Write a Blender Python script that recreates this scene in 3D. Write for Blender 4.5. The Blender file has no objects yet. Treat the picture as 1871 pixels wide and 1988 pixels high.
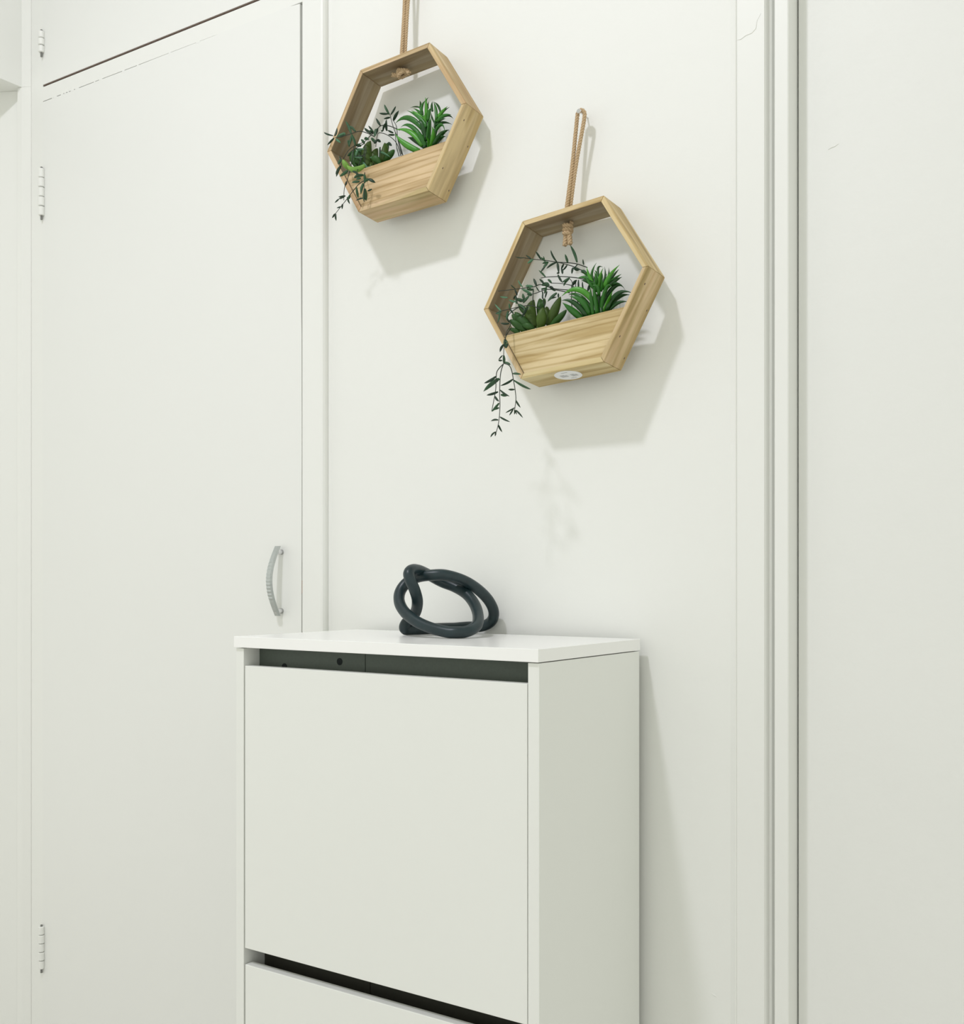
import bpy, bmesh, math, random
from mathutils import Vector, Matrix, Euler
random.seed(7)
C = bpy.context.scene.collection
S = bpy.context.scene
# ------------------------------------------------------------------ camera
F, YAW, HY, CX, ZC = 2097.9, 0.59924, 1124.73, 935.5, 1.01
RX = Vector((math.cos(YAW), math.sin(YAW), 0)); FW = Vector((-math.sin(YAW), math.cos(YAW), 0)); UP = Vector((0, 0, 1))
cd = bpy.data.cameras.new('camera'); cam = bpy.data.objects.new('camera', cd); C.objects.link(cam)
cam.location = (0, 0, ZC); cam.rotation_euler = (math.pi/2, 0, YAW)
cd.sensor_fit = 'VERTICAL'; cd.sensor_height = 24; cd.lens = F/1988*24
cd.shift_x = 0.0; cd.shift_y = (HY-994)/1988; cd.clip_start = 0.02
S.camera = cam
# ------------------------------------------------------------------ light
w = bpy.data.worlds.new('world'); S.world = w; w.use_nodes = True
bg = w.node_tree.nodes['Background']; bg.inputs[0].default_value = (1.0, 1.01, 0.935, 1); bg.inputs[1].default_value = 1.03
def lamp(name, loc, power, rad, col):
    l = bpy.data.lights.new(name, 'AREA'); l.shape = 'DISK'; l.size = rad*2; l.energy = power; l.color = col
    o = bpy.data.objects.new(name, l); o.location = loc; C.objects.link(o); return o
lamp('ceiling_lamp_light', (-1.0, -0.05, 3.0), 22.8, 0.085, (0.97, 0.96, 1.06))
S.view_settings.view_transform = 'Standard'; S.view_settings.look = 'None'
S.view_settings.gamma = 1; S.view_settings.use_curve_mapping = False; S.view_settings.exposure = 0.0

# ------------------------------------------------------------------ helpers
def U(px, py, y):                       # where the sight line of a measured point meets the plane y
    d = FW + RX*((px-CX)/F) - UP*((py-HY)/F); t = y/d.y
    return Vector((0, 0, ZC)) + d*t
def UB(px, py, b):                      # the same at distance b along the view
    return Vector((0, 0, ZC)) + (FW + RX*((px-CX)/F) - UP*((py-HY)/F))*b
def nodes(name, rough=0.5, spec=0.5, metal=0.0):
    m = bpy.data.materials.new(name); m.use_nodes = True
    nt = m.node_tree; b = nt.nodes['Principled BSDF']
    b.inputs['Roughness'].default_value = rough; b.inputs['Specular IOR Level'].default_value = spec
    b.inputs['Metallic'].default_value = metal
    return m, nt, b
def paint(name, col, rough, bump=0.15, scale=60, mott=0.02, spec=0.4, dist=0.0006):
    m, nt, b = nodes(name, rough, spec)
    tc = nt.nodes.new('ShaderNodeTexCoord')
    n1 = nt.nodes.new('ShaderNodeTexNoise'); n1.inputs['Scale'].default_value = 5; n1.inputs['Detail'].default_value = 4
    rp = nt.nodes.new('ShaderNodeMix'); rp.data_type = 'RGBA'
    rp.inputs[6].default_value = (*[c*(1-mott) for c in col], 1); rp.inputs[7].default_value = (*[min(1, c*(1+mott)) for c in col], 1)
    nt.links.new(tc.outputs['Object'], n1.inputs['Vector']); nt.links.new(n1.outputs['Fac'], rp.inputs[0]); nt.links.new(rp.outputs[2], b.inputs['Base Color'])
    n2 = nt.nodes.new('ShaderNodeTexNoise'); n2.inputs['Scale'].default_value = scale; n2.inputs['Detail'].default_value = 3
    n3 = nt.nodes.new('ShaderNodeTexNoise'); n3.inputs['Scale'].default_value = scale*5; n3.inputs['Detail'].default_value = 2
    ad = nt.nodes.new('ShaderNodeMath'); ad.operation = 'MULTIPLY_ADD'; ad.inputs[1].default_value = 0.3
    bp = nt.nodes.new('ShaderNodeBump'); bp.inputs['Strength'].default_value = bump; bp.inputs['Distance'].default_value = dist
    nt.links.new(tc.outputs['Object'], n2.inputs['Vector']); nt.links.new(tc.outputs['Object'], n3.inputs['Vector'])
    nt.links.new(n3.outputs['Fac'], ad.inputs[0]); nt.links.new(n2.outputs['Fac'], ad.inputs[2])
    nt.links.new(ad.outputs[0], bp.inputs['Height']); nt.links.new(bp.outputs['Normal'], b.inputs['Normal'])
    return m
def plain(name, col, rough=0.5, spec=0.5, metal=0.0, mott=0.0, scale=200, bump=0.0):
    m, nt, b = nodes(name, rough, spec, metal)
    tc = nt.nodes.new('ShaderNodeTexCoord'); n = nt.nodes.new('ShaderNodeTexNoise'); n.inputs['Scale'].default_value = scale; n.inputs['Detail'].default_value = 3
    mx = nt.nodes.new('ShaderNodeMix'); mx.data_type = 'RGBA'
    mx.inputs[6].default_value = (*[c*(1-mott) for c in col], 1); mx.inputs[7].default_value = (*[min(1, c*(1+mott)) for c in col], 1)
    nt.links.new(tc.outputs['Object'], n.inputs['Vector']); nt.links.new(n.outputs['Fac'], mx.inputs[0]); nt.links.new(mx.outputs[2], b.inputs['Base Color'])
    if bump:
        bp = nt.nodes.new('ShaderNodeBump'); bp.inputs['Strength'].default_value = bump; bp.inputs['Distance'].default_value = 0.001
        nt.links.new(n.outputs['Fac'], bp.inputs['Height']); nt.links.new(bp.outputs['Normal'], b.inputs['Normal'])
    return m
def wood(name, light, dark, seed, contrast=1.0, blotch=0.0):
    m, nt, b = nodes(name, 0.55, 0.25)
    tc = nt.nodes.new('ShaderNodeTexCoord'); mp = nt.nodes.new('ShaderNodeMapping')
    mp.inputs['Location'].default_value = (seed*1.37, seed*0.71, seed*2.13); mp.inputs['Scale'].default_value = (7, 70, 70)
    n = nt.nodes.new('ShaderNodeTexNoise'); n.inputs['Scale'].default_value = 1.0; n.inputs['Detail'].default_value = 5; n.inputs['Distortion'].default_value = 0.6
    cr = nt.nodes.new('ShaderNodeValToRGB'); e = cr.color_ramp.elements
    e[0].position = 0.5-0.2/contrast; e[0].color = (*dark, 1); e[1].position = 0.55+0.05/contrast; e[1].color = (*light, 1)
    mp2 = nt.nodes.new('ShaderNodeMapping'); mp2.inputs['Location'].default_value = (seed, seed, 0); mp2.inputs['Scale'].default_value = (2.2, 26, 26)
    wv = nt.nodes.new('ShaderNodeTexWave'); wv.bands_direction = 'Z'; wv.inputs['Scale'].default_value = 1.3; wv.inputs['Distortion'].default_value = 6.0
    wv.inputs['Detail'].default_value = 2; wv.inputs['Detail Scale'].default_value = 1.2
    mx = nt.nodes.new('ShaderNodeMix'); mx.data_type = 'RGBA'; mx.blend_type = 'MULTIPLY'; 
    cr2 = nt.nodes.new('ShaderNodeValToRGB'); e2 = cr2.color_ramp.elements
    e2[0].position = 0.0; e2[0].color = (0.72, 0.66, 0.52, 1); e2[1].position = 0.35; e2[1].color = (1, 1, 1, 1)
    mx.inputs[0].default_value = 0.75
    L = nt.links
    L.new(tc.outputs['Object'], mp.inputs['Vector']); L.new(mp.outputs[0], n.inputs['Vector']); L.new(n.outputs['Fac'], cr.inputs['Fac'])
    L.new(tc.outputs['Object'], mp2.inputs['Vector']); L.new(mp2.outputs[0], wv.inputs['Vector']); L.new(wv.outputs['Fac'], cr2.inputs['Fac'])
    L.new(cr.outputs['Color'], mx.inputs[6]); L.new(cr2.outputs['Color'], mx.inputs[7])
    n3 = nt.nodes.new('ShaderNodeTexNoise'); n3.inputs['Scale'].default_value = 30; n3.inputs['Detail'].default_value = 3
    cr3 = nt.nodes.new('ShaderNodeValToRGB'); e3 = cr3.color_ramp.elements
    e3[0].position = 0.30; e3[0].color = (1-blotch, 1-blotch, 1-blotch*1.1, 1); e3[1].position = 0.5; e3[1].color = (1, 1, 1, 1)
    m3 = nt.nodes.new('ShaderNodeMix'); m3.data_type = 'RGBA'; m3.blend_type = 'MULTIPLY'; m3.inputs[0].default_value = 1
    L.new(mp.outputs[0], n3.inputs['Vector']); n3.inputs['Scale'].default_value = 0.35
    L.new(n3.outputs['Fac'], cr3.inputs['Fac']); L.new(mx.outputs[2], m3.inputs[6]); L.new(cr3.outputs['Color'], m3.inputs[7]); L.new(m3.outputs[2], b.inputs['Base Color'])
    bp = nt.nodes.new('ShaderNodeBump'); bp.inputs['Strength'].default_value = 0.25; bp.inputs['Distance'].default_value = 0.0006
    L.new(n.outputs['Fac'], bp.inputs['Height']); L.new(bp.outputs['Normal'], b.inputs['Normal'])
    return m
def meshob(name, verts, faces, mat, parent=None, smooth=False, bevel=0, seg=2, origin=None):
    me = bpy.data.meshes.new(name)
    if origin is not None: verts = [Vector(v)-Vector(origin) for v in verts]
    me.from_pydata([tuple(v) for v in verts], [], faces); me.validate()
    bm = bmesh.new(); bm.from_mesh(me); bmesh.ops.recalc_face_normals(bm, faces=bm.faces)
    if bevel: bmesh.ops.bevel(bm, geom=bm.edges[:], offset=bevel, segments=seg, profile=0.5, affect='EDGES')
    bm.to_mesh(me); bm.free()
    if smooth:
        for p in me.polygons: p.use_smooth = True
    me.materials.append(mat)
    o = bpy.data.objects.new(name, me); C.objects.link(o)
    if parent: o.parent = parent
    elif origin is not None: pass
    if origin is not None and not parent: o.location = origin
    return o
def box(name, a, b, mat, parent=None, bevel=0, origin=None, seg=2):
    x0, y0, z0 = a; x1, y1, z1 = b
    v = [(x0,y0,z0),(x1,y0,z0),(x1,y1,z0),(x0,y1,z0),(x0,y0,z1),(x1,y0,z1),(x1,y1,z1),(x0,y1,z1)]
    f = [(0,1,2,3),(4,5,6,7),(0,1,5,4),(1,2,6,5),(2,3,7,6),(3,0,4,7)]
    if parent and origin is None: origin = parent.location
    return meshob(name, v, f, mat, parent, bevel=bevel, origin=origin, seg=seg)
def prism(name, poly, z0, z1, mat, parent=None, bevel=0, smooth=False):   # vertical prism over a plan polygon
    n = len(poly); v = [(x, y, z0) for x, y in poly]+[(x, y, z1) for x, y in poly]
    f = [tuple(range(n)), tuple(range(n, 2*n))]+[(i, (i+1) % n, n+(i+1) % n, n+i) for i in range(n)]
    return meshob(name, v, f, mat, parent, bevel=bevel, origin=parent.location if parent else None, smooth=smooth)
def empty(name, loc, label=None, cat=None, group=None, kind=None, rot=(0, 0, 0)):
    o = bpy.data.objects.new(name, None); C.objects.link(o); o.location = loc; o.rotation_euler = rot; o.empty_display_size = 0.05
    if label: o['label'] = label
    if cat: o['category'] = cat
    if group: o['group'] = group
    if kind: o['kind'] = kind
    return o
def struct(o): o['kind'] = 'structure'; return o
def sweep(pts, widths, thick=None, side=None, n=8, closed=False, twist=None):
    """tube through pts; widths/thick = half sizes per point; returns verts, faces"""
    N = len(pts); V = []; Fc = []
    prev = None
    for i in range(N):
        if closed: t = pts[(i+1) % N]-pts[i-1]
        else: t = pts[min(i+1, N-1)]-pts[max(i-1, 0)]
        t.normalize()
        if side is not None:
            s = side - t*side.dot(t)
            if s.length < 1e-5: s = t.orthogonal()
        elif prev is None: s = t.orthogonal()
        else: s = prev - t*prev.dot(t)
        s.normalize(); prev = s; u = t.cross(s)
        a = widths[i] if hasattr(widths, '__len__') else widths
        b = (thick[i] if hasattr(thick, '__len__') else thick) if thick is not None else a
        for k in range(n):
            q = 2*math.pi*k/n
            V.append(pts[i]+s*(a*math.cos(q))+u*(b*math.sin(q)))
    if closed:  # realign the seam
        f0 = [(V[k]-pts[0]) for k in range(n)]
        t = (pts[1]-pts[-1]).normalized()
        last = prev - t*prev.dot(t)
        off = min(range(n), key=lambda k: (f0[k].normalized()-last.normalized()).length)
    for i in range(N-1 if not closed else N):
        j = (i+1) % N
        for k in range(n):
            k2 = (k+1) % n; o1 = 0
            if closed and j == 0: o1 = off
            Fc.append((i*n+k, i*n+k2, j*n+(k2+o1) % n, j*n+(k+o1) % n))
    if not closed:
        Fc.append(tuple(range(n))); Fc.append(tuple(range((N-1)*n, N*n)))
    return V, Fc
def catmull(P, sub, closed=False):
    out = []; n = len(P)
    rng = range(n) if closed else range(n-1)
    for i in rng:
        g = (lambda k: P[k % n]) if closed else (lambda k: P[max(0, min(n-1, k))])
        p0, p1, p2, p3 = g(i-1), g(i), g(i+1), g(i+2)
        for s in range(sub):
            t = s/sub
            out.append(0.5*((2*p1)+(p2-p0)*t+(2*p0-5*p1+4*p2-p3)*t*t+(3*p1-p0-3*p2+p3)*t**3))
    if not closed: out.append(P[-1].copy())
    return out

# ------------------------------------------------------------------ materials
WALLC = (0.81, 0.82, 0.785)
M_wall = paint('wall_paint', WALLC, 0.55, bump=0.35, scale=35, mott=0.01, dist=0.0009)
M_gloss = paint('gloss_paint', (0.81, 0.82, 0.785), 0.38, bump=0.25, scale=25, mott=0.008, dist=0.0007)
M_door = paint('door_paint', (0.80, 0.81, 0.78), 0.42, bump=0.2, scale=14, mott=0.008, dist=0.0009)
M_rough = paint('right_paint', (0.79, 0.80, 0.77), 0.5, bump=0.5, scale=30, mott=0.01, dist=0.0010)
M_floor = paint('floor_tile', (0.62, 0.60, 0.56), 0.4)
M_ceil = paint('ceiling_paint', (0.82, 0.82, 0.8), 0.7)
M_gap = plain('raw_brown_wood', (0.16, 0.11, 0.085), 0.8, mott=0.2)
M_chip = plain('bare_red_wood', (0.36, 0.25, 0.20), 0.8, mott=0.1)
M_gapg = plain('grey_rebate', (0.20, 0.20, 0.19), 0.7, mott=0.1)
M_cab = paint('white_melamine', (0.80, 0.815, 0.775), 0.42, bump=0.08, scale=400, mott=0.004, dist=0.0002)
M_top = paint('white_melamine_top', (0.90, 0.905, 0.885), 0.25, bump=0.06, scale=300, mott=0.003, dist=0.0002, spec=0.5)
M_edge = paint('white_edge_band', (0.84, 0.845, 0.81), 0.4, bump=0.05, scale=300, mott=0.003, dist=0.0002)
M_dark = plain('dark_grey_green', (0.085, 0.105, 0.085), 0.6, mott=0.12, scale=300)  # dark grey-green of the upper inner rails and back panel
M_dark2 = plain('brown_black', (0.03, 0.03, 0.02), 0.7, mott=0.2, scale=300)  # brown-black of the rails in the lower gap
M_hole = plain('hole_black', (0.008, 0.012, 0.012), 0.9)
M_metal = plain('brushed_metal', (0.50, 0.53, 0.52), 0.38, metal=0.75, mott=0.08, scale=150)
M_chrome = plain('chrome', (0.75, 0.75, 0.76), 0.12, metal=1.0)
M_knot = plain('teal_black_clay', (0.011, 0.026, 0.030), 0.38, spec=0.45, mott=0.5, scale=60, bump=0.25)
M_rope = plain('jute', (0.52, 0.385, 0.235), 0.9, spec=0.1, mott=0.35, scale=900, bump=0.6)
M_foam = plain('dark_foam', (0.02, 0.022, 0.015), 0.9, mott=0.3)
M_stem = plain('stem_dark', (0.018, 0.028, 0.018), 0.6, mott=0.4, scale=80)
M_sprig = [plain('sprig_leaf_%s' % n, c, 0.5, spec=0.35, mott=0.35, scale=120) for n, c in (('dark', (0.012, 0.036, 0.016)), ('mid', (0.030, 0.085, 0.036)), ('pale', (0.075, 0.18, 0.095)))]
M_spiky = [plain('spiky_leaf_%s' % n, c, 0.38, spec=0.45, mott=0.35, scale=70) for n, c in (('deep', (0.006, 0.060, 0.005)), ('mid', (0.020, 0.140, 0.010)), ('bright', (0.060, 0.27, 0.018)))]
M_fat = [plain('fat_leaf_%s' % n, c, 0.5, spec=0.35, mott=0.45, scale=60) for n, c in (('olive', (0.045, 0.090, 0.008)), ('green', (0.022, 0.080, 0.010)), ('bright', (0.16, 0.32, 0.05)))]
M_sticker = plain('sticker_paper', (0.82, 0.83, 0.83), 0.4)
M_ink = plain('grey_ink', (0.42, 0.43, 0.43), 0.6)
M_glass = plain('lamp_glass', (0.9, 0.9, 0.88), 0.3)

# ------------------------------------------------------------------ room
YW, YD = 1.335, 1.32          # plaster wall, closet front
XC = -2.0315                  # corner of closet front and left wall
CEIL = 3.15
TH = 0.10
struct(box('floor', (-3.6, -2.6, -0.1), (2.2, 1.6, 0.0), M_floor))
struct(box('ceiling', (-3.6, -2.6, CEIL), (2.2, 1.6, CEIL+0.1), M_ceil))
XS = U(627, 1129, YD).x       # right edge of closet frame
XE = -0.5144                  # right edge of plaster wall
struct(prism('wall_back', [(XS+0.0003, YD+0.0125), (XS+0.0022, YW-0.0012), (XS+0.0060, YW), (XE-0.0085, YW), (XE-0.0012, YW-0.0018), (XE, YW-0.0008), (XE, YW+TH), (XS+0.0003, YW+TH)], 0.0005, CEIL-0.0005, M_wall))
# moulded door frame right of the wall
def px_x(px, y): return U(px, 1129, y).x
ya = YW-0.0002
tr = [(XE+0.0001, ya), (px_x(1483, ya), ya), (px_x(1487, ya+0.003), ya+0.003), (px_x(1493, ya+0.009), ya+0.009), (px_x(1498, ya+0.011), ya+0.011), (px_x(1503, ya+0.0145), ya+0.0145)]
struct(prism('trim_1', tr+[(tr[-1][0], YW+TH), (XE+0.0001, YW+TH)], 0.0005, CEIL-0.0005, M_gloss))
yb_ = YW+0.003; x0 = max(px_x(1502.5, yb_), tr[-1][0]+0.00005);  x1 = px_x(1530, yb_)
struct(prism('trim_2', [(x0, yb_+0.0012), (x0+0.001, yb_), (x1-0.0012, yb_), (x1, yb_+0.0012), (x1, YW+TH), (x0, YW+TH)], 0.0005, CEIL-0.0005, M_gloss))
# how deep the leaf right of the frame lies: its seam is seen at 1547
lo, hi = yb_, yb_+0.12
for _ in range(40):
    mid = (lo+hi)/2
    if CX+F*(Vector((x1, mid, 0)).dot(RX)/Vector((x1, mid, 0)).dot(FW)) < 1547: lo = mid
    else: hi = mid
YR = lo
struct(prism('wall_right', [(x1+0.0017, YR+0.0005), (x1+0.0022, YR), (1.6, YR), (1.6, YR+0.06), (x1+0.0017, YR+0.06)], 0.0005, CEIL-0.0005, M_rough))
# ridges of old cracks under the paint
def ridge(parent_name, pts, y, rad):
    P_ = [U(a, b_, y) for a, b_ in pts]
    v, f = sweep(P_, [rad*0.3]+[rad]*(len(P_)-2)+[rad*0.3], n=6)
    o = meshob('paint_ridge', v, f, M_gloss, None, smooth=True); o.parent = bpy.data.objects[parent_name]
ridge('trim_1', [(1429, 78), (1438, 76), (1447, 69), (1459, 64), (1467, 55), (1469, 40), (1477, 26)], ya, 0.0007)
ridge('wall_right', [(1607, 291), (1614, 286), (1620, 284), (1628, 279)], YR, 0.0009)
ridge('trim_1', [(1424, 130), (1429, 127), (1431, 126)], ya, 0.0007)
ridge('wall_back', [(1380, 1929), (1386, 1932), (1391, 1936)], YW, 0.0007)
# closet wall: frame posts, rail, two doors
XL0, XL1 = px_x(84, YD), px_x(584, YD)     # door leaf edges
def zA(x): return 2.0195-0.0178*(x-XL0)     # the wide gap over the rail
def zB(x): return 1.9882-0.0204*(x-XL0)     # the hairline under the rail
def slab(name, outline, y0, y1, mat, parent=None):   # outline in x, z
    n = len(outline); v = [(x, y0, z) for x, z in outline]+[(x, y1, z) for x, z in outline]
    f = [tuple(range(n)), tuple(range(n, 2*n))]+[(i, (i+1) % n, n+(i+1) % n, n+i) for i in range(n)]
    return meshob(name, v, f, mat, parent, origin=parent.location if parent else None)
def framepost(name, xa, xb):
    return struct(prism(name, [(xa, YD), (xb-0.005, YD), (xb-0.0018, YD+0.0014), (xb, YD+0.0055), (xb, YD+0.055), (xa, YD+0.055)], 0.0005, CEIL-0.0005, M_gloss))
framepost('trim_3', XL1+0.0034, XS-0.0002)
xm = px_x(73, YD)
struct(prism('trim_4', [(XC+0.0004, YD+0.001), (xm-0.0006, YD+0.001), (xm, YD+0.0002), (XL0-0.0012, YD+0.0002), (XL0-0.0012, YD+0.055), (XC+0.0004, YD+0.055)], 0.0005, CEIL-0.0005, M_gloss))
xa_, xb_ = XL0-0.0011, XL1+0.0033
struct(slab('trim_5', [(xa_, zB(xa_)+0.0003), (xb_, zB(xb_)+0.0003), (xb_, zA(xb_)-0.0022), (xa_, zA(xa_)-0.0022)], YD-0.0003, YD+0.05, M_gloss))
struct(slab('trim_6', [(xa_, zA(xa_)-0.0020), (xb_, zA(xb_)-0.0020), (xb_, zA(xb_)+0.02), (xa_, zA(xa_)+0.02)], YD+0.0225, YD+0.05, M_gap))
dr = empty('door_1', (XL0, YD, 0.0), kind='structure')
rr = random.Random(3)
out = [(XL0, 0.01)]
zt1 = zB(XL1)+0.0002
for i in range(61):
    z = 0.01+i*(zt1-0.012)/60
    g = 0.0010+0.0003*math.sin(z*9)+0.0002*rr.random()
    if z > 1.42: g = 0.0016+0.0032*min(1, (z-1.42)/0.40)
    out.append((XL1+0.0032-g, z))
for px_, g in ((560, -0.0002), (430, -0.0002), (415, 0.0004), (300, 0.0008), (270, 0.0012), (200, 0.0012), (100, 0.0017)):
    x = px_x(px_, YD); out.append((x, zB(x)-g))
out.append((XL0, zB(XL0)-0.0016))
slab('door_leaf', out, YD-0.0008, YD+0.03, M_door, dr)
box('rebate', (XL1-0.02, YD+0.031, 0.01), (XL1+0.003, YD+0.04, zt1), M_gapg, dr)
box('rebate', (XL0+0.0, YD+0.031, 1.9), (XL1-0.021, YD+0.04, zt1), M_gap, dr)
# a chip at the latch
box('latch_chip', (XL1+0.0002, YD+0.0005, U(584, 1152, YD).z), (XL1+0.0032, YD+0.004, U(584, 1127, YD).z), M_chip, dr)
# paint bridging the hairline over the door
for px_ in (103, 108, 121, 127, 133, 141, 150, 184, 196, 240, 268, 330, 385):
    p = U(px_, 165, YD)
    wdt = 0.003+0.009*rr.random()
    box('paint_bridge', (p.x-wdt/2, YD-0.0009, zB(p.x)-0.003), (p.x+wdt/2, YD+0.002, zB(p.x)+0.0006), M_door, dr)
d2 = empty('door_2', (XL0, YD, zA(XL0)+0.002), kind='structure')
slab('door_leaf', [(XL0, zA(XL0)+0.0022), (XL1+0.0018, zA(XL1)+0.0022), (XL1+0.0018, 2.9), (XL0, 2.9)], YD-0.001, YD+0.021, M_door, d2)
slab('bare_edge', [(XL0, zA(XL0)+0.0003), (XL1+0.0018, zA(XL1)+0.0003), (XL1+0.0018, zA(XL1)+0.0021), (XL0, zA(XL0)+0.0021)], YD+0.0005, YD+0.02, M_gap, d2)

def hinge(px0, px1, py0, py1, n, parent, name='hinge'):
    a = U(80, py0, YD-0.003); b_ = U(80, py1, YD-0.003); z1_, z0_ = a.z, b_.z
    x = px_x(81, YD-0.004); r = 0.0064; h = (z1_-z0_)/n
    hh = None
    for k in range(n):
        zb, zt = z0_+k*h+0.0006, z0_+(k+1)*h-0.0006
        V = []; Fs = []
        rk = r*(1.0 if k % 2 else 0.92); N = 14
        prof = [(rk*0.8, zb), (rk, zb+0.0012), (rk, zt-0.0012), (rk*0.8, zt)]
        for rad, z in prof:
            for q in range(N): V.append((x+rad*math.cos(2*math.pi*q/N), YD-0.0050+rad*math.sin(2*math.pi*q/N), z))
        for i in range(3):
            for q in range(N): Fs.append((i*N+q, i*N+(q+1) % N, (i+1)*N+(q+1) % N, (i+1)*N+q))
        Fs += [tuple(range(N)), tuple(range(3*N, 4*N))]
        if hh is None:
            hh = meshob(name, V, Fs, M_gloss, parent, origin=parent.location, smooth=False)
        else:
            kk = meshob('knuckle', V, Fs, M_gloss, None, origin=(0, 0, 0)); kk.parent = hh; kk.location = -Vector(parent.location)
    pin = box('pin', (x-0.0016, YD-0.0062, z0_-0.008), (x+0.0016, YD-0.003, z1_+0.003), M_gapg, None, origin=(0, 0, 0)); pin.parent = hh; pin.location = -Vector(parent.location)
    lf = box('hinge_leaf', (x-0.0095, YD-0.0022, z0_), (x-0.0035, YD+0.0002, z1_), M_gloss, None, bevel=0.0005, origin=(0, 0, 0)); lf.parent = hh; lf.location = -Vector(parent.location)
hinge(75, 86, 328, 420, 5, dr); hinge(75, 88, 1797, 1880, 5, dr); hinge(75, 86, 62, 104, 3, d2)

# bow handle on the door
def bow_handle():
    h0 = U(546, 1072, YD); h1 = U(549, 1186, YD); xh = (h0.x+h1.x)/2
    zt = U(541, 1060, YD-0.012).z; zb = U(545, 1196, YD-0.012).z
    e = None
    N = 40; V = []; Fs = []
    hw = 0.0062
    for i in range(N+1):
        t = i/N; z = zb+(zt-zb)*t
        bow = math.sin(math.pi*t)
        yo = YD-0.010-0.020*bow; th = 0.0032
        rib = 0.0006*(1 if (i % 2 == 0) else -1) if 0.22 < t < 0.80 else 0
        w_ = hw*(0.85+0.15*bow)
        for (sx, sy) in ((-1, 0.35), (-0.75, -rib/th*0.6-0.9), (0.75, -rib/th*0.6-0.9), (1, 0.35), (0.7, 1), (-0.7, 1)):
            V.append((xh+sx*w_, yo+sy*th, z))
    for i in range(N):
        for k in range(6): Fs.append((6*i+k, 6*i+(k+1) % 6, 6*i+6+(k+1) % 6, 6*i+6+k))
    Fs += [tuple(range(6)), tuple(range(6*N, 6*N+6))]
    hb = meshob('door_handle', V, Fs, M_metal, dr, origin=dr.location, smooth=False)
    for z in (h0.z, h1.z):
        P = [Vector((xh, YD-0.0006, z)), Vector((xh, YD-0.008, z)), Vector((xh, YD-0.016, z))]
        v, f = sweep(P, [0.0046, 0.0042, 0.0036], n=14)
        po = meshob('post', v, f, M_chrome, None, origin=(0, 0, 0), smooth=True); po.parent = hb; po.location = -Vector(dr.location)
bow_handle()

# left wall with the doorway (jamb seen at the far left) and its lintel
tip = U(42, 169, 1.311); Z1 = tip.z
plan = [(XC, YD+0.056), (XC, YD), (tip.x, 1.311), (-2.0612, 1.3086), (-2.0738, 1.3164), (-2.1083, 1.2995), (-2.30, 1.205), (-2.62, 1.205), (-2.62, YD+0.12), (XC, YD+0.12)]
struct(prism('wall_left', plan, 0.0005, Z1-0.0003, M_gloss))
struct(prism('wall_left', [(XC, YD+0.12), (XC, YD), (tip.x, 1.311), (tip.x, -2.5), (-2.62, -2.5), (-2.62, YD+0.12)], Z1, CEIL-0.0005, M_gloss))
# near side of the doorway and the room beyond
struct(box('wall_left', (-2.20, -2.5, 0.0005), (tip.x, -0.9, Z1-0.0003), M_wall))
# seam line of the architrave on the narrow strip of wall between jamb and closet
# ------------------------------------------------------------------ cabinet
CXL, CXR, CYF, CYB, CZ = -1.1438, -0.6438, 1.0566, 1.3195, 0.93
cab = empty('shoe_cabinet', ((CXL+CXR)/2, (CYF+CYB)/2, 0), 'white flat-fronted shoe cabinet with tilt-down flaps and dark gaps, against the back wall', 'cabinet')
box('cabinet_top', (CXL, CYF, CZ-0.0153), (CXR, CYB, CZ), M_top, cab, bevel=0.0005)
SP = 0.0150; zt_ = CZ-0.0165; ys = CYF+0.0032
box('side_panel', (CXR-0.0008-SP, ys, 0), (CXR-0.0008, CYB-0.001, zt_), M_cab, cab, bevel=0.0004)
box('side_panel', (CXL+0.0015, ys, 0), (CXL+0.0015+SP, CYB-0.001, zt_), M_cab, cab, bevel=0.0004)
XI0, XI1 = CXL+0.0015+SP, CXR-0.0008-SP
def ext(name, x0, x1, y0, y1, z0, z1, m, bev=0.0, par=cab): return box(name, (x0, y0, z0), (x1, y1, z1), m, par, bevel=bev)
ext('back_panel', XI0+0.0003, XI1-0.0003, CYB-0.006, CYB-0.002, 0.0, zt_-0.001, M_dark)
ext('front_flap', XI0+0.0022, XI1-0.0012, ys+0.0002, ys+0.0150, 0.4950, 0.8893, M_cab, 0.0006)
ext('front_flap', XI0+0.0026, XI1-0.0012, ys+0.0002, ys+0.0150, 0.0950, 0.4723, M_cab, 0.0008)
ext('plinth', XI0+0.0003, XI1-0.0003, ys+0.02, ys+0.035, 0.0, 0.085, M_cab)
# inner rail in the upper gap, in two lengths, with bored holes
yr = ys+0.030
xs_ = U(709, 1285, yr).x
r1 = ext('inner_rail', XI0+0.0003, xs_-0.0006, yr, yr+0.012, 0.84, zt_-0.0012, M_dark)
ext('inner_rail', xs_+0.0006, XI1-0.0003, yr, yr+0.012, 0.84, zt_-0.0012, M_dark)
for px_, py_ in ((552, 1294.5), (659, 1284.5)):
    p = U(px_, py_, yr-0.0004)
    v, f = sweep([Vector((p.x, yr-0.0006, p.z)), Vector((p.x, yr+0.0002, p.z))], [0.0048, 0.0048], n=24)
    meshob('cam_hole', v, f, M_hole, cab, origin=cab.location)
ext('inner_rail', XI0+0.0003, xs_-0.0006, yr+0.01, yr+0.02, 0.44, 0.53, M_dark2)
ext('inner_rail', xs_+0.0006, XI1-0.0003, yr+0.01, yr+0.02, 0.44, 0.53, M_dark2)

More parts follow.
